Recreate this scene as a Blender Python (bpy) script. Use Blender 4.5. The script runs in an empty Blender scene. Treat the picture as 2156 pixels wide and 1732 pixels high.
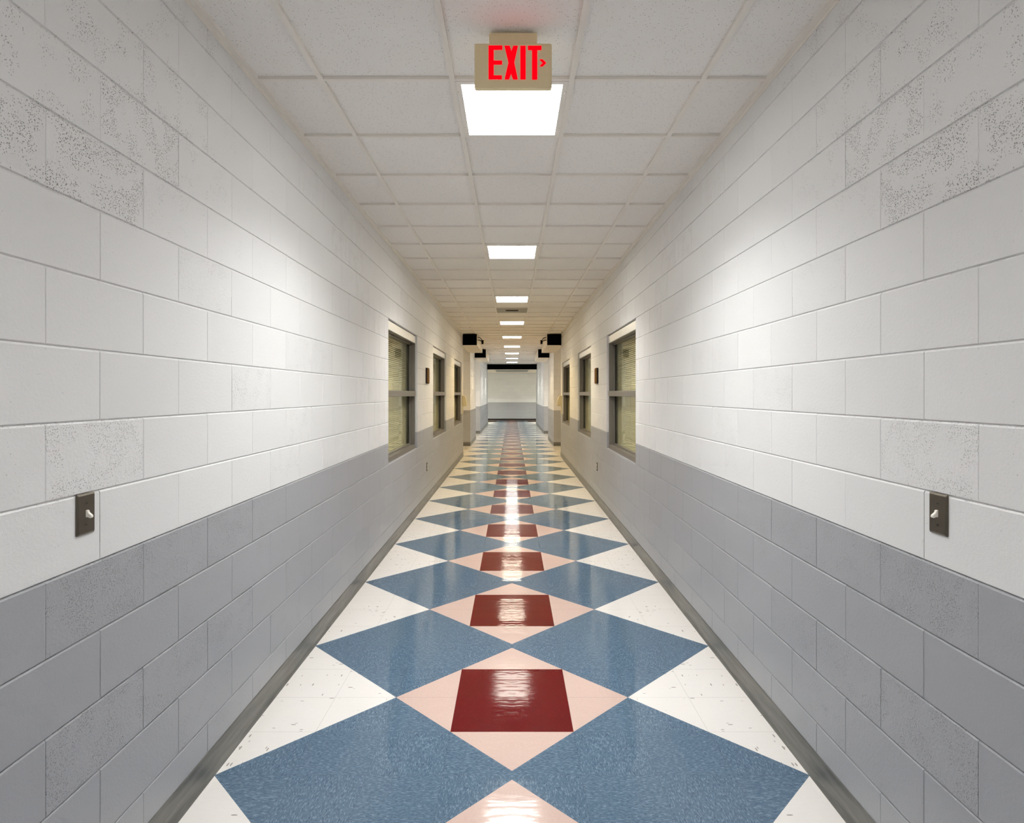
import bpy, bmesh, math, random
from mathutils import Vector, Matrix

S = bpy.context.scene
COL = S.collection
# ------------------------------------------------------------------ camera, world, exposure
FPX = 1250.0
cam_d = bpy.data.cameras.new('camera')
cam_d.sensor_fit = 'HORIZONTAL'
cam_d.sensor_width = 36.0
cam_d.lens = FPX / 2156 * 36.0
cam_d.shift_y = -37.0 / 2156
cam_d.shift_x = 0.0
cam_d.clip_start = 0.05
cam_d.clip_end = 200
cam = bpy.data.objects.new('camera', cam_d)
COL.objects.link(cam)
cam.location = (0, 0, 1.525)
cam.rotation_euler = (math.radians(90), 0, 0)
S.camera = cam
w = bpy.data.worlds.new('world')
S.world = w
w.use_nodes = True
w.node_tree.nodes['Background'].inputs[0].default_value = (0.02, 0.02, 0.02, 1)
w.node_tree.nodes['Background'].inputs[1].default_value = 1.0
S.view_settings.view_transform = 'Standard'
S.view_settings.look = 'None'
S.view_settings.gamma = 1.0
S.view_settings.exposure = 0.08
S.view_settings.use_curve_mapping = False
S.cycles.max_bounces = 6
S.cycles.use_adaptive_sampling = True
S.cycles.adaptive_threshold = 0.11
S.cycles.adaptive_min_samples = 12
S.cycles.use_denoising = True
S.cycles.diffuse_bounces = 5
S.cycles.glossy_bounces = 3
S.cycles.transparent_max_bounces = 12
S.cycles.sample_clamp_indirect = 8.0

# ------------------------------------------------------------------ dimensions (metres)
H = 1.525            # eye height
W = 1.2              # half width of the corridor
W2 = 1.225           # half width at the far piers
CZ = 2.985           # ceiling height
JZ = 1.043           # block joint where the grey dado ends
CH, BL = 0.2032, 0.4064
YB, YE = -9.0, 14.6  # near corridor run
P1A, P1B = 17.4, 20.1
P2A, P2B = 22.75, 30.2
YEND = 34.0
WIN = [(5.76, 7.51), (9.03, 10.79), (12.35, 14.12)]
WZ0, WZ1 = JZ - CH, JZ + 6 * CH
LAMPS = [2.76 + 3.048 * k for k in range(-3, 9)]
TILE = 0.6096
TX1, TX2 = 0.278, 0.8876

# ------------------------------------------------------------------ helpers
def srgb(r, g, b):
    f = lambda c: (c / 255) / 12.92 if c / 255 <= 0.04045 else ((c / 255 + 0.055) / 1.055) ** 2.4
    return (f(r), f(g), f(b), 1)

class NT:
    def __init__(s, name):
        s.m = bpy.data.materials.new(name); s.m.use_nodes = True
        s.t = s.m.node_tree; s.t.nodes.clear()
        s.out = s.n('ShaderNodeOutputMaterial')
    def n(s, k, **kw):
        o = s.t.nodes.new(k)
        for a, v in kw.items(): setattr(o, a, v)
        return o
    def put(s, sock, v):
        if isinstance(v, bpy.types.NodeSocket): s.t.links.new(v, sock)
        elif v is not None: sock.default_value = v
    def math(s, op, a, b=None, c=None, clamp=False):
        o = s.n('ShaderNodeMath', operation=op, use_clamp=clamp)
        for i, v in enumerate((a, b, c)):
            if v is not None: s.put(o.inputs[i], v)
        return o.outputs[0]
    def mix(s, f, a, b):
        o = s.n('ShaderNodeMix', data_type='RGBA')
        s.put(o.inputs[0], f); s.put(o.inputs[6], a); s.put(o.inputs[7], b)
        return o.outputs[2]
    def noise(s, vec, scale, detail=2.0, rough=0.5):
        o = s.n('ShaderNodeTexNoise')
        if vec is not None: s.put(o.inputs['Vector'], vec)
        o.inputs['Scale'].default_value = scale; o.inputs['Detail'].default_value = detail
        o.inputs['Roughness'].default_value = rough
        return o.outputs[0]
    def voro(s, vec, scale, feature='F1'):
        o = s.n('ShaderNodeTexVoronoi', feature=feature)
        s.put(o.inputs['Vector'], vec); o.inputs['Scale'].default_value = scale
        return o
    def ramp(s, f, a, b, lo=0.0, hi=1.0):
        o = s.n('ShaderNodeMapRange', interpolation_type='SMOOTHSTEP')
        s.put(o.inputs[0], f)
        o.inputs[1].default_value = a; o.inputs[2].default_value = b
        o.inputs[3].default_value = lo; o.inputs[4].default_value = hi
        return o.outputs[0]
    def coords(s):
        """object coordinates with |x| (the place is symmetric), plus separate axes"""
        tc = s.n('ShaderNodeTexCoord'); sp = s.n('ShaderNodeSeparateXYZ')
        s.t.links.new(tc.outputs['Object'], sp.inputs[0])
        ax = s.math('ABSOLUTE', sp.outputs[0])
        cb = s.n('ShaderNodeCombineXYZ')
        s.put(cb.inputs[0], ax); s.put(cb.inputs[1], sp.outputs[1]); s.put(cb.inputs[2], sp.outputs[2])
        return cb.outputs[0], ax, sp.outputs[1], sp.outputs[2]
    def scale(s, vec, v):
        o = s.n('ShaderNodeVectorMath', operation='MULTIPLY')
        s.put(o.inputs[0], vec); o.inputs[1].default_value = v
        return o.outputs[0]
    def bump(s, h, strength, dist, normal=None):
        o = s.n('ShaderNodeBump'); s.put(o.inputs['Height'], h)
        o.inputs['Strength'].default_value = strength; o.inputs['Distance'].default_value = dist
        if normal is not None: s.put(o.inputs['Normal'], normal)
        return o.outputs[0]
    def bsdf(s, color, rough=0.5, metal=0.0, normal=None, spec=0.5, coat=0.0, coat_rough=0.1, coat_normal=None, emit=None, estr=0.0):
        b = s.n('ShaderNodeBsdfPrincipled')
        s.put(b.inputs['Base Color'], color); s.put(b.inputs['Roughness'], rough); s.put(b.inputs['Metallic'], metal)
        s.put(b.inputs['Specular IOR Level'], spec)
        if normal is not None: s.put(b.inputs['Normal'], normal)
        b.inputs['Coat Weight'].default_value = coat; b.inputs['Coat Roughness'].default_value = coat_rough
        if coat_normal is not None: s.put(b.inputs['Coat Normal'], coat_normal)
        if emit is not None: b.inputs['Emission Color'].default_value = emit; b.inputs['Emission Strength'].default_value = estr
        s.t.links.new(b.outputs[0], s.out.inputs[0])
        return s.m

def plain(name, col, rough=0.5, metal=0.0, spec=0.5, var=0.06, sc=14.0, bump=0.0):
    """paint/plastic/metal with a little procedural tone variation"""
    t = NT(name); v, *_ = t.coords()
    nz = t.noise(v, sc, 3)
    dark = tuple(c * (1 - var) for c in col[:3]) + (1,)
    lite = tuple(min(1, c * (1 + var)) for c in col[:3]) + (1,)
    nrm = t.bump(t.noise(v, 260, 2), bump, 0.001) if bump else None
    return t.bsdf(t.mix(nz, dark, lite), rough, metal, nrm, spec)

# ------------------------------------------------------------------ materials
def mat_block():
    t = NT('painted_block'); v, ax, y, z = t.coords()
    pit = t.n('ShaderNodeAttribute', attribute_name='pit').outputs['Fac']
    drk = t.n('ShaderNodeAttribute', attribute_name='dark').outputs['Fac']
    tone = t.n('ShaderNodeAttribute', attribute_name='tone').outputs['Fac']
    grey = t.math('LESS_THAN', z, JZ + 0.001)
    # patches of open grain
    patch = t.ramp(t.noise(v, 10, 1, 0.7), 0.34, 0.66, 0.35, 1.15)
    dens = t.math('MULTIPLY', t.math('MULTIPLY', pit, patch), 1.3)
    wob = t.n('ShaderNodeVectorMath', operation='MULTIPLY_ADD'); nzc = t.n('ShaderNodeTexNoise'); nzc.inputs['Scale'].default_value = 190; t.put(nzc.inputs['Vector'], v); t.put(wob.inputs[0], nzc.outputs['Color']); wob.inputs[1].default_value = (0.006, 0.006, 0.006); t.put(wob.inputs[2], v)
    vo = t.voro(wob.outputs[0], 185)
    rnd = t.n('ShaderNodeSeparateColor'); t.put(rnd.inputs[0], vo.outputs['Color'])
    size = t.math('SUBTRACT', dens, rnd.outputs[0])
    size = t.math('MULTIPLY', t.math('MAXIMUM', size, 0.0), 0.85)
    size = t.math('MINIMUM', size, 0.30)
    hole = t.math('SUBTRACT', size, vo.outputs['Distance'])
    hole = t.ramp(hole, -0.06, 0.10)
    hole = t.math('MULTIPLY', hole, t.ramp(size, 0.01, 0.12))
    vb = t.voro(wob.outputs[0], 85)
    rb = t.n('ShaderNodeSeparateColor'); t.put(rb.inputs[0], vb.outputs['Color'])
    sb = t.math('MULTIPLY', t.math('MAXIMUM', t.math('SUBTRACT', t.math('MULTIPLY', dens, 0.4), rb.outputs[1]), 0), 1.0)
    hb = t.math('MULTIPLY', t.ramp(t.math('SUBTRACT', t.math('MINIMUM', sb, 0.16), vb.outputs['Distance']), -0.05, 0.05), t.ramp(sb, 0.01, 0.05))
    holes = t.math('MAXIMUM', hole, hb)
    white = srgb(233, 232, 230); gr = srgb(170, 171, 174)
    base = t.mix(grey, white, gr)
    tn = t.mix(t.math('MULTIPLY', tone, 0.045), base, (0.16, 0.16, 0.17, 1))
    mott = tn
    hc = t.mix(t.math('MULTIPLY', holes, t.math('ADD', 0.22, t.math('MULTIPLY', drk, 0.6))), mott, srgb(78, 66, 55))
    fine = t.noise(v, 480, 0)
    med = t.noise(v, 95, 1, 0.7)
    h = t.math('ADD', t.math('MULTIPLY', fine, 0.35), t.math('MULTIPLY', med, t.math('ADD', 0.25, t.math('MULTIPLY', pit, 0.9))))
    h = t.math('SUBTRACT', h, t.math('MULTIPLY', hole, 1.6))
    n = t.bump(h, 0.6, 0.0022)
    rough = t.mix(grey, (0.52, 0.52, 0.52, 1), (0.38, 0.38, 0.38, 1))
    return t.bsdf(hc, rough, 0, n, 0.45)

def mat_floor():
    t = NT('vinyl_floor'); v, ax, y, z = t.coords()
    P, YC, CX = 4 * 0.3048, 2.985, 0.5826
    def tri(off):   # distance to nearest off + k*P
        a = t.math('FLOORED_MODULO', t.math('SUBTRACT', y, off - P / 2), P)
        return t.math('ABSOLUTE', t.math('SUBTRACT', a, P / 2))
    dB, dR = tri(YC + P / 2), tri(YC)
    dx = t.math('ABSOLUTE', t.math('SUBTRACT', ax, CX))
    blue = t.math('LESS_THAN', t.math('ADD', dx, dB), P / 2)
    inner = t.math('LESS_THAN', ax, CX)
    red = t.math('MULTIPLY', t.math('LESS_THAN', dR, 0.3048), t.math('LESS_THAN', ax, 0.278))
    # 12 inch tiles: index and parity turns the grain
    ux = t.math('DIVIDE', t.math('SUBTRACT', ax, 0.278), 0.3048); uy = t.math('DIVIDE', t.math('SUBTRACT', y, YC), 0.3048)
    ix, iy = t.math('FLOOR', ux), t.math('FLOOR', uy)
    par = t.math('FLOORED_MODULO', t.math('ADD', ix, iy), 2.0)
    cell = t.n('ShaderNodeCombineXYZ'); t.put(cell.inputs[0], ix); t.put(cell.inputs[1], iy)
    wn = t.n('ShaderNodeTexWhiteNoise', noise_dimensions='3D'); t.put(wn.inputs['Vector'], cell.outputs[0])
    off = t.n('ShaderNodeVectorMath', operation='ADD'); t.put(off.inputs[0], v)
    t.put(off.inputs[1], t.scale(wn.outputs['Color'], (7, 7, 7)))
    sel = lambda a, b: t.mix(par, a, b)
    va, vb_ = t.scale(off.outputs[0], (1, 0.27, 1)), t.scale(off.outputs[0], (0.27, 1, 1))
    gv = sel(va, vb_)
    n1, n2 = t.noise(gv, 210, 1, 0.5), t.noise(gv, 290, 1, 0.5)
    big = t.noise(v, 3.0, 1)
    lite, dark = t.ramp(n1, 0.53, 0.68), t.ramp(n2, 0.53, 0.68)
    d2 = t.ramp(n1, 0.40, 0.30)
    # colours
    bl = t.mix(t.ramp(wn.outputs['Value'], 0, 1, 0, 0.16), srgb(90, 113, 132), srgb(72, 96, 122))
    bl = t.mix(t.math('MULTIPLY', lite, 0.42), bl, srgb(146, 166, 184))
    bl = t.mix(t.math('MULTIPLY', dark, 0.60), bl, srgb(48, 66, 90))
    bl = t.mix(t.math('MULTIPLY', d2, 0.45), bl, srgb(60, 82, 110))
    vw = t.voro(gv, 75); rw = t.n('ShaderNodeSeparateColor'); t.put(rw.inputs[0], vw.outputs['Color'])
    fl = t.math('MULTIPLY', t.math('LESS_THAN', vw.outputs['Distance'], t.math('MULTIPLY', rw.outputs[0], 0.30)), t.math('GREATER_THAN', rw.outputs[1], t.ramp(big, 0.3, 0.7, 0.93, 0.52)))
    wh = t.mix(t.math('MULTIPLY', lite, 0.10), srgb(229, 224, 218), srgb(205, 200, 192))
    wh = t.mix(t.math('MULTIPLY', fl, 0.75), wh, srgb(120, 112, 104))
    pk = t.mix(t.math('MULTIPLY', lite, 0.25), srgb(207, 180, 168), srgb(198, 166, 152))
    pk = t.mix(t.math('MULTIPLY', dark, 0.15), pk, srgb(240, 220, 205))
    rd = t.mix(t.math('MULTIPLY', lite, 0.25), srgb(100, 5, 14), srgb(124, 20, 26))
    rd = t.mix(t.math('MULTIPLY', dark, 0.30), rd, srgb(76, 4, 12))
    col = t.mix(inner, wh, pk)
    col = t.mix(blue, col, bl)
    col = t.mix(red, col, rd)
    side = t.math('GREATER_THAN', ax, W + 0.02)
    col = t.mix(side, col, srgb(222, 217, 206))
    brown = t.math('MULTIPLY', t.math('GREATER_THAN', ax, 0.84), t.math('MULTIPLY', t.math('GREATER_THAN', y, 32.3), t.math('LESS_THAN', y, 33.6)))
    col = t.mix(brown, col, srgb(84, 50, 36))
    # seams
    fx = t.math('ABSOLUTE', t.math('SUBTRACT', t.math('FRACT', t.math('ADD', ux, 0.5)), 0.5))
    fy = t.math('ABSOLUTE', t.math('SUBTRACT', t.math('FRACT', t.math('ADD', uy, 0.5)), 0.5))
    seam = t.math('MAXIMUM', t.math('LESS_THAN', fx, 0.0022), t.math('LESS_THAN', fy, 0.0022))
    seam = t.math('MULTIPLY', seam, t.math('SUBTRACT', 1.0, red))
    seam = t.math('MULTIPLY', seam, t.math('GREATER_THAN', ax, 0.1))
    col = t.mix(t.math('MULTIPLY', seam, 0.45), col, (0.03, 0.03, 0.035, 1))
    # wax film: gentle ripples across the walking direction
    wv = t.scale(v, (0.6, 1.6, 1))
    hgt = t.math('ADD', t.math('MULTIPLY', t.noise(wv, 22, 1), 1.0), t.math('MULTIPLY', t.noise(wv, 6, 0), 2.2))
    nrm = t.bump(hgt, 0.11, 0.004)
    return t.bsdf(col, t.ramp(big, 0.3, 0.7, 0.06, 0.11), 0, nrm, 0.36)

def mat_tile():
    t = NT('acoustic_tile'); v, ax, y, z = t.coords()
    vo = t.voro(v, 120); rc = t.n('ShaderNodeSeparateColor'); t.put(rc.inputs[0], vo.outputs['Color'])
    r = t.math('MULTIPLY', t.math('POWER', rc.outputs[0], 1.3), 0.24)
    hole = t.math('LESS_THAN', vo.outputs['Distance'], r)
    vs = t.voro(v, 230); rs = t.n('ShaderNodeSeparateColor'); t.put(rs.inputs[0], vs.outputs['Color'])
    h2 = t.math('MULTIPLY', t.math('LESS_THAN', vs.outputs['Distance'], 0.18), t.math('GREATER_THAN', rs.outputs[0], 0.72))
    holes = t.math('MAXIMUM', hole, t.math('MULTIPLY', h2, 0.55))
    ti = t.n('ShaderNodeCombineXYZ')
    t.put(ti.inputs[0], t.math('FLOOR', t.math('DIVIDE', t.math('SUBTRACT', ax, TX1), TILE)))
    t.put(ti.inputs[1], t.math('FLOOR', t.math('DIVIDE', t.math('SUBTRACT', y, 2.76), TILE)))
    wn = t.n('ShaderNodeTexWhiteNoise', noise_dimensions='3D'); t.put(wn.inputs['Vector'], ti.outputs[0])
    base = t.mix(wn.outputs['Value'], srgb(246, 243, 238), srgb(241, 237, 231))
    col = t.mix(t.math('MULTIPLY', holes, 0.70), base, srgb(92, 82, 72))
    return t.bsdf(col, 0.9, 0, t.bump(t.noise(v, 300, 0), 0.3, 0.001), 0.2)

def mat_base():
    t = NT('vinyl_baseboard'); v, ax, y, z = t.coords()
    s = t.noise(t.scale(v, (1, 0.8, 9)), 4, 4, 0.6)
    c = t.mix(t.ramp(s, 0.3, 0.7), srgb(88, 87, 83), srgb(118, 116, 111))
    c = t.mix(t.ramp(t.noise(v, 1.7, 3), 0.55, 0.8, 0, 0.5), c, srgb(92, 78, 66))
    return t.bsdf(c, 0.34, 0, t.bump(s, 0.2, 0.002), 0.5)

def mat_glass():
    t = NT('window_glass')
    ge = t.n('ShaderNodeNewGeometry'); dp = t.n('ShaderNodeVectorMath', operation='DOT_PRODUCT')
    t.put(dp.inputs[0], ge.outputs['Normal']); t.put(dp.inputs[1], ge.outputs['Incoming'])
    fr = t.math('ADD', 0.02, t.math('MULTIPLY', 0.62, t.math('POWER', t.math('SUBTRACT', 1.0, t.math('ABSOLUTE', dp.outputs['Value'])), 5.0)))   # thin-pane Fresnel, the same from either face
    tr = t.n('ShaderNodeBsdfTransparent'); tr.inputs[0].default_value = (0.95, 0.96, 0.90, 1)
    gl = t.n('ShaderNodeBsdfGlossy'); gl.inputs['Color'].default_value = (0.88, 0.92, 0.85, 1); gl.inputs['Roughness'].default_value = 0.02
    mx = t.n('ShaderNodeMixShader')
    t.put(mx.inputs[0], fr); t.put(mx.inputs[1], tr.outputs[0]); t.put(mx.inputs[2], gl.outputs[0])
    t.t.links.new(mx.outputs[0], t.out.inputs[0])
    return t.m

def mat_lens(name, col, strength):
    t = NT(name); v, ax, y, z = t.coords()
    e = t.n('ShaderNodeEmission'); e.inputs[0].default_value = col; e.inputs[1].default_value = strength
    d = t.n('ShaderNodeBsdfDiffuse'); d.inputs[0].default_value = (0.8, 0.8, 0.8, 1)
    a = t.n('ShaderNodeAddShader'); t.put(a.inputs[0], e.outputs[0]); t.put(a.inputs[1], d.outputs[0])
    t.t.links.new(a.outputs[0], t.out.inputs[0])
    return t.m

def mat_blind():
    t = NT('blind_slats')
    v, ax, y, z = t.coords()
    c = t.mix(t.noise(v, 6, 2), srgb(236, 226, 200), srgb(244, 236, 214))
    d = t.n('ShaderNodeBsdfDiffuse'); t.put(d.inputs[0], c)
    tr = t.n('ShaderNodeBsdfTranslucent'); t.put(tr.inputs[0], c)
    mx = t.n('ShaderNodeMixShader'); mx.inputs[0].default_value = 0.35
    t.put(mx.inputs[1], d.outputs[0]); t.put(mx.inputs[2], tr.outputs[0])
    t.t.links.new(mx.outputs[0], t.out.inputs[0])
    return t.m

M = dict(
    block=mat_block(), floor=mat_floor(), tile=mat_tile(), base=mat_base(), glass=mat_glass(),
    tbar=plain('grid_metal', srgb(240, 235, 226), 0.42, 0, 0.5, 0.02),
    bulk=plain('bulkhead_paint', srgb(224, 216, 200), 0.6, 0, 0.4, 0.03),
    black=plain('black_panel', srgb(4, 4, 6), 0.7, 0, 0.05, 0.1),
    frame=plain('hollow_metal_frame', srgb(122, 116, 107), 0.36, 0.1, 0.5, 0.04),
    head=plain('head_painted_sheen', srgb(244, 242, 234), 0.28, 0.3, 0.5, 0.04),  # frame head; the ceiling light's reflection is put into this pale colour
    gasket=plain('black_gasket', srgb(22, 22, 20), 0.7),
    blind=mat_blind(),
    plate=plain('bronze_switch_plate', srgb(112, 104, 92), 0.34, 0.85, 0.5, 0.12, 40),
    toggle=plain('white_toggle', srgb(250, 244, 232), 0.35, 0, 0.5, 0.01),
    screw=plain('steel_screw', srgb(110, 104, 92), 0.3, 0.9),
    wood=plain('brown_plaque', srgb(108, 72, 20), 0.6, 0, 0.1, 0.2, 30),
    dark=plain('dark_brown_edge', srgb(34, 20, 12), 0.6),
    white=plain('white_plastic', srgb(232, 228, 214), 0.4),
    cream=plain('cream_plastic', srgb(228, 216, 180), 0.4, 0, 0.5, 0.02),
    sign=plain('tan_sign_case', srgb(244, 226, 182), 0.45, 0, 0.4, 0.03, 60, 0.2),
    vent=plain('vent_metal', srgb(158, 156, 138), 0.45, 0.3),
    slot=plain('dark_slot', srgb(62, 44, 22), 0.6),
    teal=plain('dark_grille', srgb(52, 66, 68), 0.3, 0.4),
    socket=plain('white_outlet_face', srgb(226, 220, 204), 0.4),
    steel=plain('dull_steel', srgb(96, 88, 70), 0.4, 0.7),
)
NEU, WARM = (0.97, 0.995, 0.995, 1), (1.0, 0.71, 0.29, 1)
LC = [NEU] * 4 + [(1.0, 0.975, 0.94, 1), (1.0, 0.85, 0.58, 1), (1.0, 0.74, 0.34, 1), WARM, (1.0, 0.80, 0.48, 1),
      (1.0, 0.92, 0.78, 1), (0.98, 0.97, 0.88, 1), (0.95, 0.99, 0.90, 1)]
LS = [1.0, 0.8, 0.42, 1.12, 1.12, 1.15, 1.12, 1.1, 1.05, 1.0, 1.0, 1.0]      # relative output of each lamp
LENS_E, LAMP_W, LAMP_SPREAD = 13.0, 27.0, 126.0
M['red'] = NT('red_sign_light').bsdf((0.02, 0.0, 0.0, 1), 0.6, spec=0.0, emit=(1.0, 0.0, 0.005, 1), estr=1.4)

# ------------------------------------------------------------------ mesh helpers
class MB:
    def __init__(s): s.v, s.f, s.mi, s.at = [], [], [], []
    def quad(s, *p, mi=0, at=(0, 0, 0)):
        b = len(s.v); s.v += [tuple(q) for q in p]; s.f.append(tuple(range(b, b + len(p)))); s.mi.append(mi); s.at.append(at)
    def box(s, x0, x1, y0, y1, z0, z1, mi=0, skip=''):
        x0, x1 = sorted((x0, x1)); y0, y1 = sorted((y0, y1)); z0, z1 = sorted((z0, z1))
        b = len(s.v)
        s.v += [(x0, y0, z0), (x1, y0, z0), (x1, y1, z0), (x0, y1, z0), (x0, y0, z1), (x1, y0, z1), (x1, y1, z1), (x0, y1, z1)]
        F = {'b': (0, 3, 2, 1), 't': (4, 5, 6, 7), 'f': (0, 1, 5, 4), 'r': (1, 2, 6, 5), 'k': (2, 3, 7, 6), 'l': (3, 0, 4, 7)}
        for k, q in F.items():
            if k not in skip: s.f.append(tuple(b + i for i in q)); s.mi.append(mi); s.at.append((0, 0, 0))
    def prism(s, poly, fn, d0, d1, mi=0):
        """poly in a plane, extruded; fn(a, b, d) -> point"""
        n = len(poly); b = len(s.v)
        s.v += [fn(a, c, d0) for a, c in poly] + [fn(a, c, d1) for a, c in poly]
        s.f.append(tuple(b + i for i in range(n))); s.f.append(tuple(b + n + i for i in reversed(range(n))))
        s.mi += [mi, mi]; s.at += [(0, 0, 0)] * 2
        for i in range(n):
            j = (i + 1) % n
            s.f.append((b + i, b + n + i, b + n + j, b + j)); s.mi.append(mi); s.at.append((0, 0, 0))
    def build(s, name, mats, parent=None, bevel=0.0, seg=2, attrs=False, fix=True, origin=None, smooth=False):
        me = bpy.data.meshes.new(name)
        vs = s.v
        o = bpy.data.objects.new(name, me)
        if origin is not None:
            vs = [(a - origin[0], b - origin[1], c - origin[2]) for a, b, c in vs]; o.location = origin
        me.from_pydata(vs, [], s.f)
        for m in (mats if isinstance(mats, (list, tuple)) else [mats]): me.materials.append(m)
        me.polygons.foreach_set('material_index', s.mi)
        if attrs:
            for k, nm in enumerate(('pit', 'dark', 'tone')):
                a = me.attributes.new(nm, 'FLOAT', 'FACE'); a.data.foreach_set('value', [q[k] for q in s.at])
        if fix:
            bm = bmesh.new(); bm.from_mesh(me)
            bmesh.ops.recalc_face_normals(bm, faces=bm.faces); bm.to_mesh(me); bm.free()
        if smooth:
            me.polygons.foreach_set('use_smooth', [True] * len(me.polygons))
        me.update()
        COL.objects.link(o)
        if bevel:
            md = o.modifiers.new('bevel', 'BEVEL'); md.width = bevel; md.segments = seg; md.limit_method = 'ANGLE'; md.angle_limit = math.radians(40)
        if parent is not None: o.parent = parent
        return o

def tag(o, label=None, cat=None, group=None, kind=None):
    if label: o['label'] = label
    if cat: o['category'] = cat
    if group: o['group'] = group
    if kind: o['kind'] = kind
    return o

def thing(name, loc, label, cat, group=None, kind=None):
    o = bpy.data.objects.new(name, None); o.empty_display_size = 0.1; o.location = loc
    COL.objects.link(o); return tag(o, label, cat, group, kind)

def copy_tree(o, parent=None, flip=False):
    c = o.copy(); COL.objects.link(c); c.parent = parent
    for ch in list(o.children): copy_tree(ch, c)
    return c

# ------------------------------------------------------------------ block walls
PITS = {  # (course, y of block start): (pit, dark) as in the photograph
    (5, 1.53): (1.0, 1.0), (5, 1.12): (0.95, 0.8), (6, 1.73): (0.9, 0.85), (6, 1.32): (0.6, 0.6), (7, 1.53): (0.6, 0.7),
    (7, 1.93): (0.65, 0.75), (8, 1.73): (0.5, 0.7), (5, 1.93): (0.5, 0.35), (6, 2.14): (0.5, 0.45), (4, 1.73): (0.3, 0.2),
    (1, 1.53): (0.85, 0.25), (1, 1.12): (0.4, 0.15), (2, 1.73): (0.25, 0.1), (3, 1.53): (0.25, 0.15), (0, 1.32): (0.35, 0.1), (0, 1.73): (0.25, 0.1),
    (-1, 1.53): (1.0, 0.2), (-1, 1.93): (0.7, 0.15), (-1, 2.34): (0.85, 0.15), (-1, 1.12): (0.2, 0.1),
    (-2, 1.73): (0.45, 0.1), (-2, 1.32): (0.15, 0.1), (-2, 2.14): (0.4, 0.1), (-3, 1.53): (0.95, 0.2), (-3, 1.93): (0.8, 0.15), (-3, 1.12): (0.3, 0.1),
    (-4, 1.73): (0.45, 0.1), (-4, 1.32): (0.2, 0.1), (-3, 2.34): (0.7, 0.15),
}
def block_face(mb, fn, u0, u1, z0=0.0, z1=CZ, phase=1.527, openings=(), seed=0):
    """fn(u, z, depth) -> point; lays a running bond with tooled joints"""
    rng = random.Random(7 + seed)
    g, gv, dep = 0.0070, 0.0030, 0.0050
    for c in range(-6, 11):
        za, zb = JZ + c * CH, JZ + (c + 1) * CH
        ph = phase if (c % 2) else phase + BL / 2
        k0 = math.floor((u0 - ph) / BL) - 1
        k1 = math.ceil((u1 - ph) / BL) + 1
        for k in range(k0, k1):
            ba, bb = ph + k * BL, ph + (k + 1) * BL
            hi = rng.random()
            pit, dk = (0.14 + 0.3 * hi if hi < 0.7 else 0.75 * hi), 0.1 + (0.25 if c > 4 else 0) * rng.random()
            if c >= 5: pit = min(0.8, pit + 0.15)
            tone = rng.random()
            if seed == 0:
                for (cc, yy), val in PITS.items():
                    if cc == c and abs(yy - ba) < 0.1: pit, dk = val
            at = (pit, dk, tone)
            spans = [(max(ba, u0), min(bb, u1))]
            for (oa, ob, oz0, oz1) in openings:
                if za > oz0 - 0.02 and zb < oz1 + 0.02:
                    ns = []
                    for a, b in spans:
                        if b <= oa or a >= ob: ns.append((a, b)); continue
                        if a < oa: ns.append((a, oa))
                        if b > ob: ns.append((ob, b))
                    spans = ns
            for a, b in spans:
                lo, hi_ = max(za, z0), min(zb, z1)
                if b - a < 0.004 or hi_ - lo < 0.004: continue
                e = lambda q: any(abs(q - s_) < 1e-6 for s_ in (u0, u1)) or any(abs(q - o_) < 1e-6 for oo in openings for o_ in oo[:2])
                ga, gb = (0.0005 if e(a) else gv), (0.0005 if e(b) else gv)
                gl, gh = (0.0005 if lo == z0 else g * 0.40), (0.0005 if hi_ == z1 else g)
                da, db = (0 if e(a) else dep), (0 if e(b) else dep)
                vd = dep * (0.2 + 0.5 * hi * hi)
                A1, B1 = fn(a, lo + gl, vd if da else 0.0), fn(b, lo + gl, vd if db else 0.0)
                B2, A2 = fn(b, hi_ - gh, vd if db else 0.0), fn(a, hi_ - gh, vd if da else 0.0)
                I = [fn(a + ga, lo + gl, 0), fn(b - gb, lo + gl, 0), fn(b - gb, hi_ - gh, 0), fn(a + ga, hi_ - gh, 0)]
                mb.quad(*I, at=at)
                O = [fn(a, lo, dep), fn(b, lo, dep), fn(b, hi_, dep), fn(a, hi_, dep)]
                mb.quad(O[0], O[1], B1, I[1], I[0], A1, at=at)
                mb.quad(O[2], O[3], A2, I[3], I[2], B2, at=at)
                mb.quad(A1, I[0], I[3], A2, at=at)
                mb.quad(I[1], B1, B2, I[2], at=at)

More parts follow.
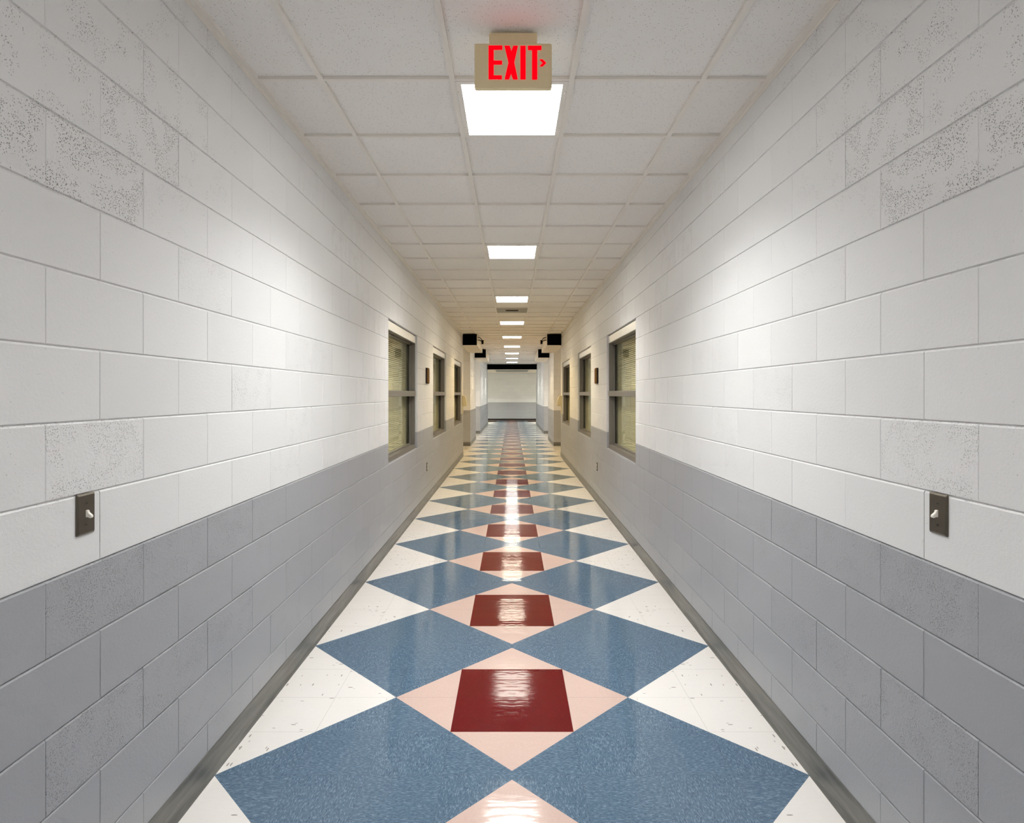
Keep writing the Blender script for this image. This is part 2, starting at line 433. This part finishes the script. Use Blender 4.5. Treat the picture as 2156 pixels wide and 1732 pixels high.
for side, nm in ((-1, 'left'), (1, 'right')):
    mb = MB()
    ops = [(a, b, WZ0, WZ1) for a, b in WIN]
    block_face(mb, lambda u, z, d: (side * (W + d), u, z), YB, YE, openings=ops)
    # window reveals, 0.2 m deep
    for a, b in WIN:
        X0, X1 = side * (W + 0.002), side * (W + 0.2)
        at = (0.2, 0.1, 0.3)
        zj = JZ
        for yy in (a, b):
            mb.quad((X0, yy, WZ0), (X1, yy, WZ0), (X1, yy, zj), (X0, yy, zj), at=at)
            mb.quad((X0, yy, zj), (X1, yy, zj), (X1, yy, WZ1), (X0, yy, WZ1), at=at)
        mb.quad((X0, a, WZ0), (X0, b, WZ0), (X1, b, WZ0), (X1, a, WZ0), at=at)
        mb.quad((X0, a, WZ1), (X0, b, WZ1), (X1, b, WZ1), (X1, a, WZ1), at=at)
    # return of the wall at the first side opening
    mb.quad((side * W, YE, 0), (side * 4.2, YE, 0), (side * 4.2, YE, JZ), (side * W, YE, JZ), at=(0.2, 0.1, 0.3))
    mb.quad((side * W, YE, JZ), (side * 4.2, YE, JZ), (side * 4.2, YE, CZ), (side * W, YE, CZ), at=(0.2, 0.1, 0.3))
    tag(mb.build('wall_' + nm, M['block'], attrs=True, fix=False), '%s corridor wall of painted concrete block with three window openings' % nm, 'wall', kind='structure')
    # far piers
    for k, (a, b) in enumerate(((P1A, P1B), (P2A, P2B))):
        mb = MB()
        block_face(mb, lambda u, z, d: (side * (W2 + d), u, z), a, b, seed=3 + k)
        block_face(mb, lambda u, z, d: (side * u, a + d, z), W2, 4.2, seed=5 + k)
        mb.quad((side * W2, b, 0), (side * 4.2, b, 0), (side * 4.2, b, CZ), (side * W2, b, CZ), at=(0.2, 0.1, 0.3))
        tag(mb.build('wall_' + nm, M['block'], attrs=True, fix=False),
            '%s %s of painted block between two openings, grey below and cream above' % (nm, 'nearer pier' if k == 0 else 'farther long pier'), 'wall', kind='structure')
    # ends of the side openings
    mb = MB()
    block_face(mb, lambda u, z, d: (side * (4.2 + d), u, z), YE, P1A, seed=11)
    block_face(mb, lambda u, z, d: (side * (4.2 + d), u, z), P1B, P2A, seed=12)
    block_face(mb, lambda u, z, d: (side * (4.2 + d), u, z), P2B, YEND, seed=13)
    tag(mb.build('wall_side_' + nm, M['block'], attrs=True, fix=False), '%s end walls of the side openings' % nm, 'wall', kind='structure')

mb = MB()
block_face(mb, lambda u, z, d: (u, YEND + d, z), -4.2, 4.2, phase=0.1, seed=21)
tag(mb.build('wall_back', M['block'], attrs=True, fix=False), 'block wall closing the far end of the corridor, pale above and grey below', 'wall', kind='structure')
mb = MB()
block_face(mb, lambda u, z, d: (u, YB - d, z), -W - 0.1, W + 0.1, phase=0.1, seed=22)
tag(mb.build('wall_front', M['block'], attrs=True, fix=False), 'block wall closing the corridor behind the viewer', 'wall', kind='structure')

# floor and ceiling
mb = MB(); mb.quad((-4.25, YB - .1, 0), (4.25, YB - .1, 0), (4.25, YEND + .05, 0), (-4.25, YEND + .05, 0))
tag(mb.build('floor', M['floor'], fix=False), 'polished vinyl tile floor with blue, white, pink and dark red diamonds', 'floor', kind='structure')
mb = MB(); zt = CZ + 0.012; mb.quad((-4.25, YB - .1, zt), (-4.25, YEND + .05, zt), (4.25, YEND + .05, zt), (4.25, YB - .1, zt))
tag(mb.build('ceiling', M['tile'], fix=False), 'suspended ceiling of speckled off-white acoustic tiles', 'ceiling', kind='structure')

# ceiling grid
mb = MB()
bw = 0.0120
YG = 29.3
for x in (-TX2, -TX1, TX1, TX2): mb.box(x - bw, x + bw, YB, YG, CZ - 0.003, CZ + 0.012)
y = 2.76 - 19 * TILE
while y < YG:
    for s in (-1, 1):
        mb.box(s * (TX1 + bw), s * (TX2 - bw), y - bw * 0.8, y + bw * 0.8, CZ - 0.0025, CZ + 0.0115)
        mb.box(s * (TX2 + bw), s * (W - 0.02), y - bw * 0.8, y + bw * 0.8, CZ - 0.0025, CZ + 0.0115)
    mb.box(-TX1 + bw, TX1 - bw, y - bw * 0.8, y + bw * 0.8, CZ - 0.0025, CZ + 0.0115)
    y += TILE
tag(mb.build('trim_1', M['tbar'], fix=False), 'painted metal grid bars holding the ceiling tiles', 'ceiling grid', kind='structure')
for i, s in enumerate((-1, 1)):
    mb = MB(); mb.box(s * (W - 0.024), s * (W - 0.0005), YB, YE, CZ - 0.003, CZ + 0.012); mb.box(s * (W - 0.003), s * (W - 0.0003), YB, YE, CZ - 0.022, CZ - 0.003)
    tag(mb.build('trim_%d' % (2 + i), M['tbar'], fix=False), 'metal wall angle where the ceiling meets the %s wall' % ('left' if s < 0 else 'right'), 'ceiling trim', kind='structure')

# bulkheads over the side openings and soffit at the end
n = 4
for s in (-1, 1):
    for (a, b), wh in (((14.45, 17.15), 'first'), ((19.45, 22.2), 'second')):
        root = thing('trim_%d' % n, (s * 1.0, a, CZ), '%s black-fronted cream ceiling bulkhead on the %s' % (wh, 'left' if s < 0 else 'right'), 'bulkhead', kind='structure'); n += 1
        root.location = (0, 0, 0)
        mb = MB(); mb.box(s * 0.855, s * 1.24, a + 0.012, b, CZ - 0.275, CZ + 0.004)
        mb.build('bulkhead_box', M['bulk'], root)
        mb = MB(); mb.box(s * 0.857, s * (1.198 if a < YE else 1.238), a, a + 0.012, CZ - 0.272, CZ)
        tag(mb.build('front_panel', M['black'], root), 'black front panel')
root = thing('trim_%d' % n, (0, 0, 0), 'black-fronted soffit across the corridor before the end wall', 'soffit', kind='structure')
mb = MB(); mb.box(-4.2, 4.2, 29.32, YEND, 2.73, CZ + 0.004); mb.build('soffit_box', M['bulk'], root)
mb = MB(); mb.box(-1.222, 1.222, 29.3, 29.32, 2.735, CZ); tag(mb.build('front_panel', M['black'], root), 'black front panel')
mb = MB(); mb.box(-0.84, 0.84, 30.1, 32.2, 2.722, 2.73); tag(mb.build('grille', M['teal'], root), 'dark recessed grille strip')

# baseboards
def cove(fn, a, b, mb):
    prof = [(0.0, 0.0), (0.012, 0.0), (0.010, 0.008), (0.006, 0.018), (0.0042, 0.03), (0.0042, 0.108), (0.002, 0.112), (0.0, 0.112)]
    mb.prism(prof, fn, a, b)
for s, nm in ((-1, 'left'), (1, 'right')):
    mb = MB()
    cove(lambda p, q, d: (s * (W - p), d, q), YB, YE, mb)
    tag(mb.build('baseboard_' + nm, M['base']), 'dark grey vinyl baseboard along the %s wall' % nm, 'baseboard', kind='structure')
    for (a, b), t_ in (((P1A, P1B), 'nearer'), ((P2A, P2B), 'farther')):
        mb = MB()
        cove(lambda p, q, d: (s * (W2 - p), d, q), a - 0.004, b, mb)
        cove(lambda p, q, d: (s * d, a - p, q), W2 - 0.004, 4.2, mb)
        tag(mb.build('baseboard_' + nm, M['base']), 'brown baseboard around the foot of the %s %s pier' % (t_, nm), 'baseboard', kind='structure')
mb = MB(); cove(lambda p, q, d: (d, YEND - p, q), -4.2, 4.2, mb)
tag(mb.build('baseboard_back', M['dark']), 'near-black baseboard under the far end wall', 'baseboard', kind='structure')

# ------------------------------------------------------------------ windows
wn_ = 1
ORD = ['nearest', 'middle', 'farthest']
for s in (-1, 1):
    for k, (a, b) in enumerate(WIN):
        root = thing('window_%d' % wn_, (s * W, (a + b) / 2, WZ0),
                     '%s of the three grey-framed two-pane windows in the %s wall' % (ORD[k], 'left' if s < 0 else 'right'), 'window', kind='structure')
        wn_ += 1
        root.location = (0, 0, 0)
        xf, xb = s * (W + 0.022), s * (W + 0.125)     # frame front and back
        xg = s * (W + 0.10)
        fw = 0.05
        mb = MB()
        mb.box(xf, xb, a, a + fw, WZ0, WZ1); mb.box(xf, xb, b - fw, b, WZ0, WZ1)
        mb.box(xf, xb, a + fw, b - fw, WZ0, WZ0 + fw)
        mb.box(s * (W + 0.03), xb, a + fw, b - fw, WZ1 - 0.105, WZ1)
        # glazing stops
        mb.box(s * (W + 0.075), xg, a + fw, a + fw + 0.018, WZ0 + fw, WZ1 - 0.105); mb.box(s * (W + 0.075), xg, b - fw - 0.018, b - fw, WZ0 + fw, WZ1 - 0.105)
        mb.box(s * (W + 0.075), xg, a + fw, b - fw, WZ0 + fw, WZ0 + fw + 0.018); mb.box(s * (W + 0.075), xg, a + fw, b - fw, WZ1 - 0.123, WZ1 - 0.105)
        mb.build('window_frame', M['frame'], root, bevel=0.002)
        mb = MB(); mb.box(s * (W + 0.018), s * (W + 0.03), a + fw * 0.6, b - fw * 0.6, WZ1 - 0.10, WZ1 - 0.012)
        tag(mb.build('head_panel', M['head'], root, bevel=0.002), 'satin head panel with reflected ceiling light put into its pale colour')
        mb = MB(); mb.box(s * (W + 0.012), s * (W + 0.115), a + 0.03, b - 0.03, 1.497, 1.560)
        tag(mb.build('mullion', M['frame'], root, bevel=0.003), 'horizontal bar between the panes')
        for z0, z1 in ((WZ0 + fw, 1.497), (1.560, WZ1 - 0.105)):
            mb = MB(); mb.box(xg, s * (W + 0.106), a + fw, b - fw, z0, z1); mb.build('window_pane', M['glass'], root)
            mb = MB()
            for ya, yb_, za, zb in ((a + fw + .018, a + fw + .026, z0, z1), (b - fw - .026, b - fw - .018, z0, z1)):
                mb.box(s * (W + 0.092), xg, ya, yb_, za, zb)
            mb.build('gasket', M['gasket'], root)
        # blind behind the glass
        mb = MB(); z = WZ0 + 0.05
        while z < WZ1 - 0.09:
            x0 = s * (W + 0.135)
            mb.quad((x0 - s * 0.011, a + 0.03, z), (x0 - s * 0.011, b - 0.03, z), (x0 + s * 0.011, b - 0.03, z + 0.0225), (x0 + s * 0.011, a + 0.03, z + 0.0225))
            z += 0.0215
        for yy in (a + 0.25, (a + b) / 2, b - 0.25): mb.box(s * (W + 0.126), s * (W + 0.128), yy - .004, yy + .004, WZ0 + .03, WZ1 - .07)
        mb.box(s * (W + 0.127), s * (W + 0.15), a + 0.02, b - 0.02, WZ1 - 0.09, WZ1 - 0.05); mb.box(s * (W + 0.128), s * (W + 0.146), a + 0.03, b - 0.03, WZ0 + 0.028, WZ0 + 0.048)
        tag(mb.build('blind', M['blind'], root, fix=False), 'closed pale horizontal slat blind behind the glass')

# added unseen lights that brighten the blinds from behind
for s in (-1, 1):
    for k, (a, b) in enumerate(WIN):
        ld = bpy.data.lights.new('added_blind_light', 'AREA'); ld.shape = 'RECTANGLE'; ld.size = 1.2; ld.size_y = 1.0
        ld.energy = (2.6, 1.1, 0.3)[k]; ld.color = (1.0, 0.94, 0.74)
        lo = bpy.data.objects.new('added_blind_light', ld); COL.objects.link(lo)
        lo.location = (s * (W + 1.3), (a + b) / 2, 2.2)
        lo.rotation_euler = (0, s * math.radians(62), 0)
# ------------------------------------------------------------------ ceiling lights
LLAB = ['lit ceiling panel at the back end of the corridor behind the viewer',
        'lit ceiling panel well behind the viewer, second from the back end',
        'lit ceiling panel overhead just behind the viewer',
        'largest lit ceiling panel, directly behind the red exit sign',
        'second lit ceiling panel from the exit sign, next one after the largest panel',
        'third lit ceiling panel from the exit sign, just in front of the grey air vent',
        'fourth lit ceiling panel from the exit sign, next one beyond the air vent',
        'fifth lit ceiling panel from the exit sign, level with the first black-fronted bulkheads',
        'sixth lit ceiling panel from the exit sign, between the first and second bulkheads',
        'seventh lit ceiling panel from the exit sign, level with the second bulkheads',
        'eighth lit ceiling panel from the exit sign, next to last before the black soffit',
        'ninth and farthest lit ceiling panel, right before the black soffit']
def ceiling_light(x, y, z, label, col, out, clips=False):
    root = thing('ceiling_light', (x, y, z), label, 'ceiling light', 'square light panels along the ceiling')
    X, ya, yb = TX1 - 0.0125, -TILE / 2 + 0.0105, TILE / 2 - 0.0105
    fr = 0.026
    zl, zh = -0.004, 0.012
    mb = MB()
    mb.box(-X, -X + fr, ya, yb, zl, zh); mb.box(X - fr, X, ya, yb, zl, zh)
    mb.box(-X + fr, X - fr, ya, ya + fr, zl, zh); mb.box(-X + fr, X - fr, yb - fr * 0.7, yb, zl, zh)
    mb.build('light_frame', M['tbar'], root)
    mb = MB(); mb.box(-X + fr, X - fr, ya + fr, yb - fr * 0.7, -0.002, 0.004)
    mb.build('lens', mat_lens('lit_lens', tuple(0.55 + 0.45 * c for c in col[:3]) + (1,), LENS_E), root)
    # the prismatic lens throws most of its light downwards
    ld = bpy.data.lights.new('lamp', 'AREA'); ld.shape = 'RECTANGLE'
    ld.size = 2 * (X - fr); ld.size_y = (yb - ya) - 2 * fr
    ld.energy = LAMP_W * out; ld.color = col[:3]; ld.spread = math.radians(LAMP_SPREAD)
    lo = bpy.data.objects.new('lamp', ld); COL.objects.link(lo); lo.parent = root; lo.location = (0, 0, -0.006)
    if clips:
        for sx in (-1, 1):
            for yy in (ya + 0.10, yb - 0.10):
                mb = MB(); mb.box(sx * (X - 0.011), sx * (X - 0.003), yy - 0.009, yy + 0.009, -0.008, -0.004)
                mb.build('latch', M['white'], root, bevel=0.001)
for i, y0 in enumerate(LAMPS):
    ceiling_light(0, y0 + TILE / 2, CZ, LLAB[i], LC[i], LS[i], clips=i in (2, 3, 4))
for s, nm in ((-1, 'left'), (1, 'right')):  # added unseen panels that brighten the side openings and the far end
    ceiling_light(s * 2.6, 16.0, CZ, 'added unseen ceiling panel brightening the first %s side opening' % nm, (1.0, 0.68, 0.26, 1), 0.22)
    ceiling_light(s * 2.6, 21.4, CZ, 'added unseen ceiling panel brightening the second %s side opening' % nm, (1, .93, .8, 1), 0.8)
    ceiling_light(s * 1.75, 31.6, 2.729, 'added unseen panel under the far soffit, around the %s corner, brightening the end wall' % nm, (0.97, 0.99, 0.86, 1), 2.8)

# air vent tile in the ceiling
y0 = 2.76 + 12 * TILE
root = thing('ceiling_vent', (0, y0 + TILE / 2, CZ), 'grey square ceiling air vent with a dark centre slot, behind the third light panel', 'vent')
mb = MB(); X = TX1 - 0.0125; Yh = TILE / 2 - 0.0105
mb.box(-X, X, -Yh, -0.075, -0.004, 0.005); mb.box(-X, X, 0.075, Yh, -0.004, 0.005); mb.box(-X, -0.11, -0.075, 0.075, -0.004, 0.005); mb.box(0.11, X, -0.075, 0.075, -0.004, 0.005)
mb.build('vent_panel', M['vent'], root)
mb = MB(); mb.box(-0.11, 0.11, -0.075, 0.075, 0.001, 0.005)
for q in range(-3, 4): mb.box(-0.11, 0.11, q * 0.02 - 0.003, q * 0.02 + 0.003, -0.003, 0.001)
tag(mb.build('vent_slot', M['slot'], root), 'dark brown slotted opening')

# ------------------------------------------------------------------ exit sign
YS = 2.39
root = thing('exit_sign', (0, YS, CZ), 'tan EXIT sign with red letters and arrow hanging from the ceiling', 'sign')
cx = 0.0047
px = lambda x: (x - 1078) / FPX * YS
pz = lambda yy: (829 - yy) / FPX * YS + H - CZ
def rrect(x0, x1, z0, z1, r, nseg=5):
    pts = []
    for (cx_, cz_, a0) in ((x1 - r, z1 - r, 0), (x0 + r, z1 - r, 90), (x0 + r, z0 + r, 180), (x1 - r, z0 + r, 270)):
        for i in range(nseg + 1):
            a = math.radians(a0 + 90 * i / nseg); pts.append((cx_ + r * math.cos(a), cz_ + r * math.sin(a)))
    return pts
F_ = lambda a, b, d: (a, d, b)
mb = MB(); mb.prism(rrect(px(999), px(1162), pz(185), pz(91), 0.008), F_, 0.0, 0.026)
mb.build('sign_face', M['sign'], root, bevel=0.003)
mb = MB(); mb.prism(rrect(px(1029.5), px(1131), pz(93), -0.0005, 0.005), F_, 0.008, 0.062)
tag(mb.build('canopy', M['sign'], root, bevel=0.004), 'ceiling mounting canopy')
zx = lambda a: px(940 + a / 6.186)
zz = lambda b: pz(40 + b / 6.186)
L = {
 'E': [(549, 347), (728, 347), (728, 403), (615, 403), (615, 543), (724, 543), (724, 595), (615, 595), (615, 736), (722, 736), (722, 787), (549, 787)],
 'X': [(757, 350), (822, 350), (846, 420), (872, 350), (931, 350), (882, 568), (929, 788), (866, 788), (841, 707), (815, 788), (757, 788), (808, 568)],
 'I': [(963, 350), (1031, 350), (1031, 788), (963, 788)],
 'T': [(1061, 350), (1237, 350), (1237, 406), (1182, 406), (1182, 790), (1115, 790), (1115, 406), (1061, 406)],
}
def letter(name, pts, lab):
    mb = MB(); poly = [(zx(a), zz(b)) for a, b in pts]
    mb.prism(poly, F_, -0.0016, 0.001)
    o = mb.build(name, M['red'], root); tag(o, lab)
for ch, pts in L.items(): letter('letter', pts, 'glowing red letter ' + ch)
letter('arrow', [(1211, 527), (1252, 527), (1300, 573), (1252, 619), (1211, 619), (1255, 573)], 'small glowing red arrow pointing right')

# ------------------------------------------------------------------ light switches
def make_switch(s, label):
    root = thing('light_switch', (s * W, 1.667, 1.1885), label, 'light switch', 'toggle switches on the two walls')
    fn = lambda a, b, d: (-s * d, a, b)       # d = out of the wall
    mb = MB()
    hw, hh = 0.0355, 0.0575
    o = rrect(-hw, hw, -hh, hh, 0.004, 3); i_ = rrect(-hw + .005, hw - .005, -hh + .005, hh - .005, 0.003, 3)
    nn = len(o)
    base = [fn(a, b, 0.0) for a, b in o]; mid = [fn(a, b, 0.003) for a, b in o]; top = [fn(a, b, 0.0065) for a, b in i_]
    mb.v += base + mid + top
    for k in range(nn):
        j = (k + 1) % nn
        mb.f.append((k, j, nn + j, nn + k)); mb.f.append((nn + k, nn + j, 2 * nn + j, 2 * nn + k))
    mb.f.append(tuple(2 * nn + k for k in range(nn))); mb.f.append(tuple(reversed(range(nn))))
    mb.mi = [0] * len(mb.f); mb.at = [(0, 0, 0)] * len(mb.f)
    mb.build('plate', M['plate'], root)
    # toggle: a collar standing out of the slot, lever pointing out and slightly down
    mb = MB()
    prof = [(0.005, 0.011), (0.011, 0.010), (0.0125, 0.0040), (0.0215, -0.0035), (0.0225, -0.0090), (0.019, -0.0120), (0.010, -0.0085), (0.005, -0.0095)]
    mb.prism(prof, lambda a, b, d: (-s * a, d, b), -0.0045, 0.0045)
    tag(mb.build('toggle', M['toggle'], root, bevel=0.0012), 'white toggle lever')
    for zz_ in (0.030, -0.030):
        mb = MB(); circ = [(0.0042 * math.cos(t), zz_ + 0.0042 * math.sin(t)) for t in [math.tau * q / 14 for q in range(14)]]
        mb.prism(circ, fn, 0.006, 0.0078); mb.box(-s * 0.0076, -s * 0.0081, -0.003, 0.003, zz_ - 0.0006, zz_ + 0.0006, mi=1)
        mb.build('screw', [M['screw'], M['gasket']], root, bevel=0.0006)
    return root
make_switch(-1, 'bronze toggle light switch with white lever on the left wall')
make_switch(1, 'bronze toggle light switch with white lever on the right wall')

# ------------------------------------------------------------------ wall plaques, outlets, dispensers
for s, nm in ((-1, 'left'), (1, 'right')):
    root = thing('wall_plaque', (s * W, 8.36, 1.78), 'small brown upright plaque on the %s wall between the first and second windows' % nm, 'plaque', 'brown plaques between the windows')
    mb = MB(); mb.prism(rrect(-0.115, 0.115, -0.11, 0.11, 0.022), lambda a, b, d: (-s * d, a, b), 0.0, 0.020)
    tag(mb.build('backing', M['dark'], root), 'black-brown edge')
    mb = MB(); mb.prism(rrect(-0.108, 0.108, -0.104, 0.104, 0.02), lambda a, b, d: (-s * d, a, b), 0.020, 0.024)
    mb.build('face', M['wood'], root)
    root = thing('electrical_outlet', (s * W, 8.36, 0.50), 'small steel duplex outlet low on the %s wall' % nm, 'outlet', 'outlets low on the grey dado')
    mb = MB(); mb.prism(rrect(-0.036, 0.036, -0.058, 0.058, 0.003), lambda a, b, d: (-s * d, a, b), 0.0, 0.006)
    mb.build('cover_plate', M['steel'], root, bevel=0.001)
    for zc in (0.021, -0.021):
        mb = MB(); mb.prism(rrect(-0.017, 0.017, zc - 0.014, zc + 0.014, 0.008), lambda a, b, d: (-s * d, a, b), 0.006, 0.010)
        mb.build('socket', M['socket'], root)
    root = thing('wall_dispenser', (s * W, 14.35, 1.04), 'cream hooded dispenser on the %s wall past the farthest window' % nm, 'dispenser', 'cream dispensers by the corner')
    mb = MB(); mb.box(0, -s * 0.014, -0.10, 0.12, 0.0, 0.45); mb.build('back_plate', M['cream'], root, bevel=0.004)
    mb = MB()
    prof = [(0.014, 0.185), (0.105, 0.195), (0.108, 0.26), (0.100, 0.33), (0.085, 0.39), (0.07, 0.425), (0.045, 0.437), (0.014, 0.44)]
    mb.prism(prof, lambda a, b, d: (-s * a, d, b), -0.085, 0.105)
    mb.build('hood', M['cream'], root, bevel=0.006)
    # camera on the bulkhead
    root = thing('security_camera', (s * 0.855, 14.75, 2.84), 'small black camera on a bent arm on the %s bulkhead' % nm, 'camera', 'cameras on the first bulkheads')
    def tube(pts, r):
        cu = MB(); n_ = 8; rings = []
        for i, p in enumerate(pts):
            p = Vector(p); q = Vector(pts[min(i + 1, len(pts) - 1)]) - Vector(pts[max(i - 1, 0)]); q.normalize()
            u = q.cross(Vector((0, 1, 0))); u = u.normalized() if u.length > 1e-4 else Vector((1, 0, 0)); v_ = q.cross(u)
            rings.append([tuple(p + (u * math.cos(math.tau * k / n_) + v_ * math.sin(math.tau * k / n_)) * r) for k in range(n_)])
        for rr in rings: cu.v += rr
        for i in range(len(rings) - 1):
            for k in range(n_):
                a_ = i * n_ + k; b_ = i * n_ + (k + 1) % n_
                cu.f.append((a_, b_, b_ + n_, a_ + n_))
        cu.f.append(tuple(range(n_))); cu.f.append(tuple(reversed(range((len(rings) - 1) * n_, len(rings) * n_))))
        cu.mi = [0] * len(cu.f); cu.at = [(0, 0, 0)] * len(cu.f); return cu
    i_ = -s
    tube([(0, 0, 0.085), (i_ * 0.04, 0, 0.085), (i_ * 0.075, 0, 0.068), (i_ * 0.105, 0, 0.03), (i_ * 0.12, 0, 0.0)], 0.008).build('arm', M['black'], root)
    tube([(0, 0, 0.02), (i_ * 0.05, 0, 0.018), (i_ * 0.11, 0, -0.012)], 0.010).build('arm', M['black'], root)
    mb = MB(); circ = [(0.05 * math.cos(math.tau * q / 20), -0.03 + 0.05 * math.sin(math.tau * q / 20)) for q in range(20)]
    mb.prism(circ, lambda a, b, d: (i_ * d, a, b), 0.10, 0.148); mb.build('camera_body', M['black'], root, bevel=0.004)
    mb = MB(); circ = [(0.054 * math.cos(math.tau * q / 20), -0.03 + 0.054 * math.sin(math.tau * q / 20)) for q in range(20)]
    mb.prism(circ, lambda a, b, d: (i_ * d, a, b), 0.148, 0.166); tag(mb.build('rim', M['cream'], root, bevel=0.003), 'cream lens rim')
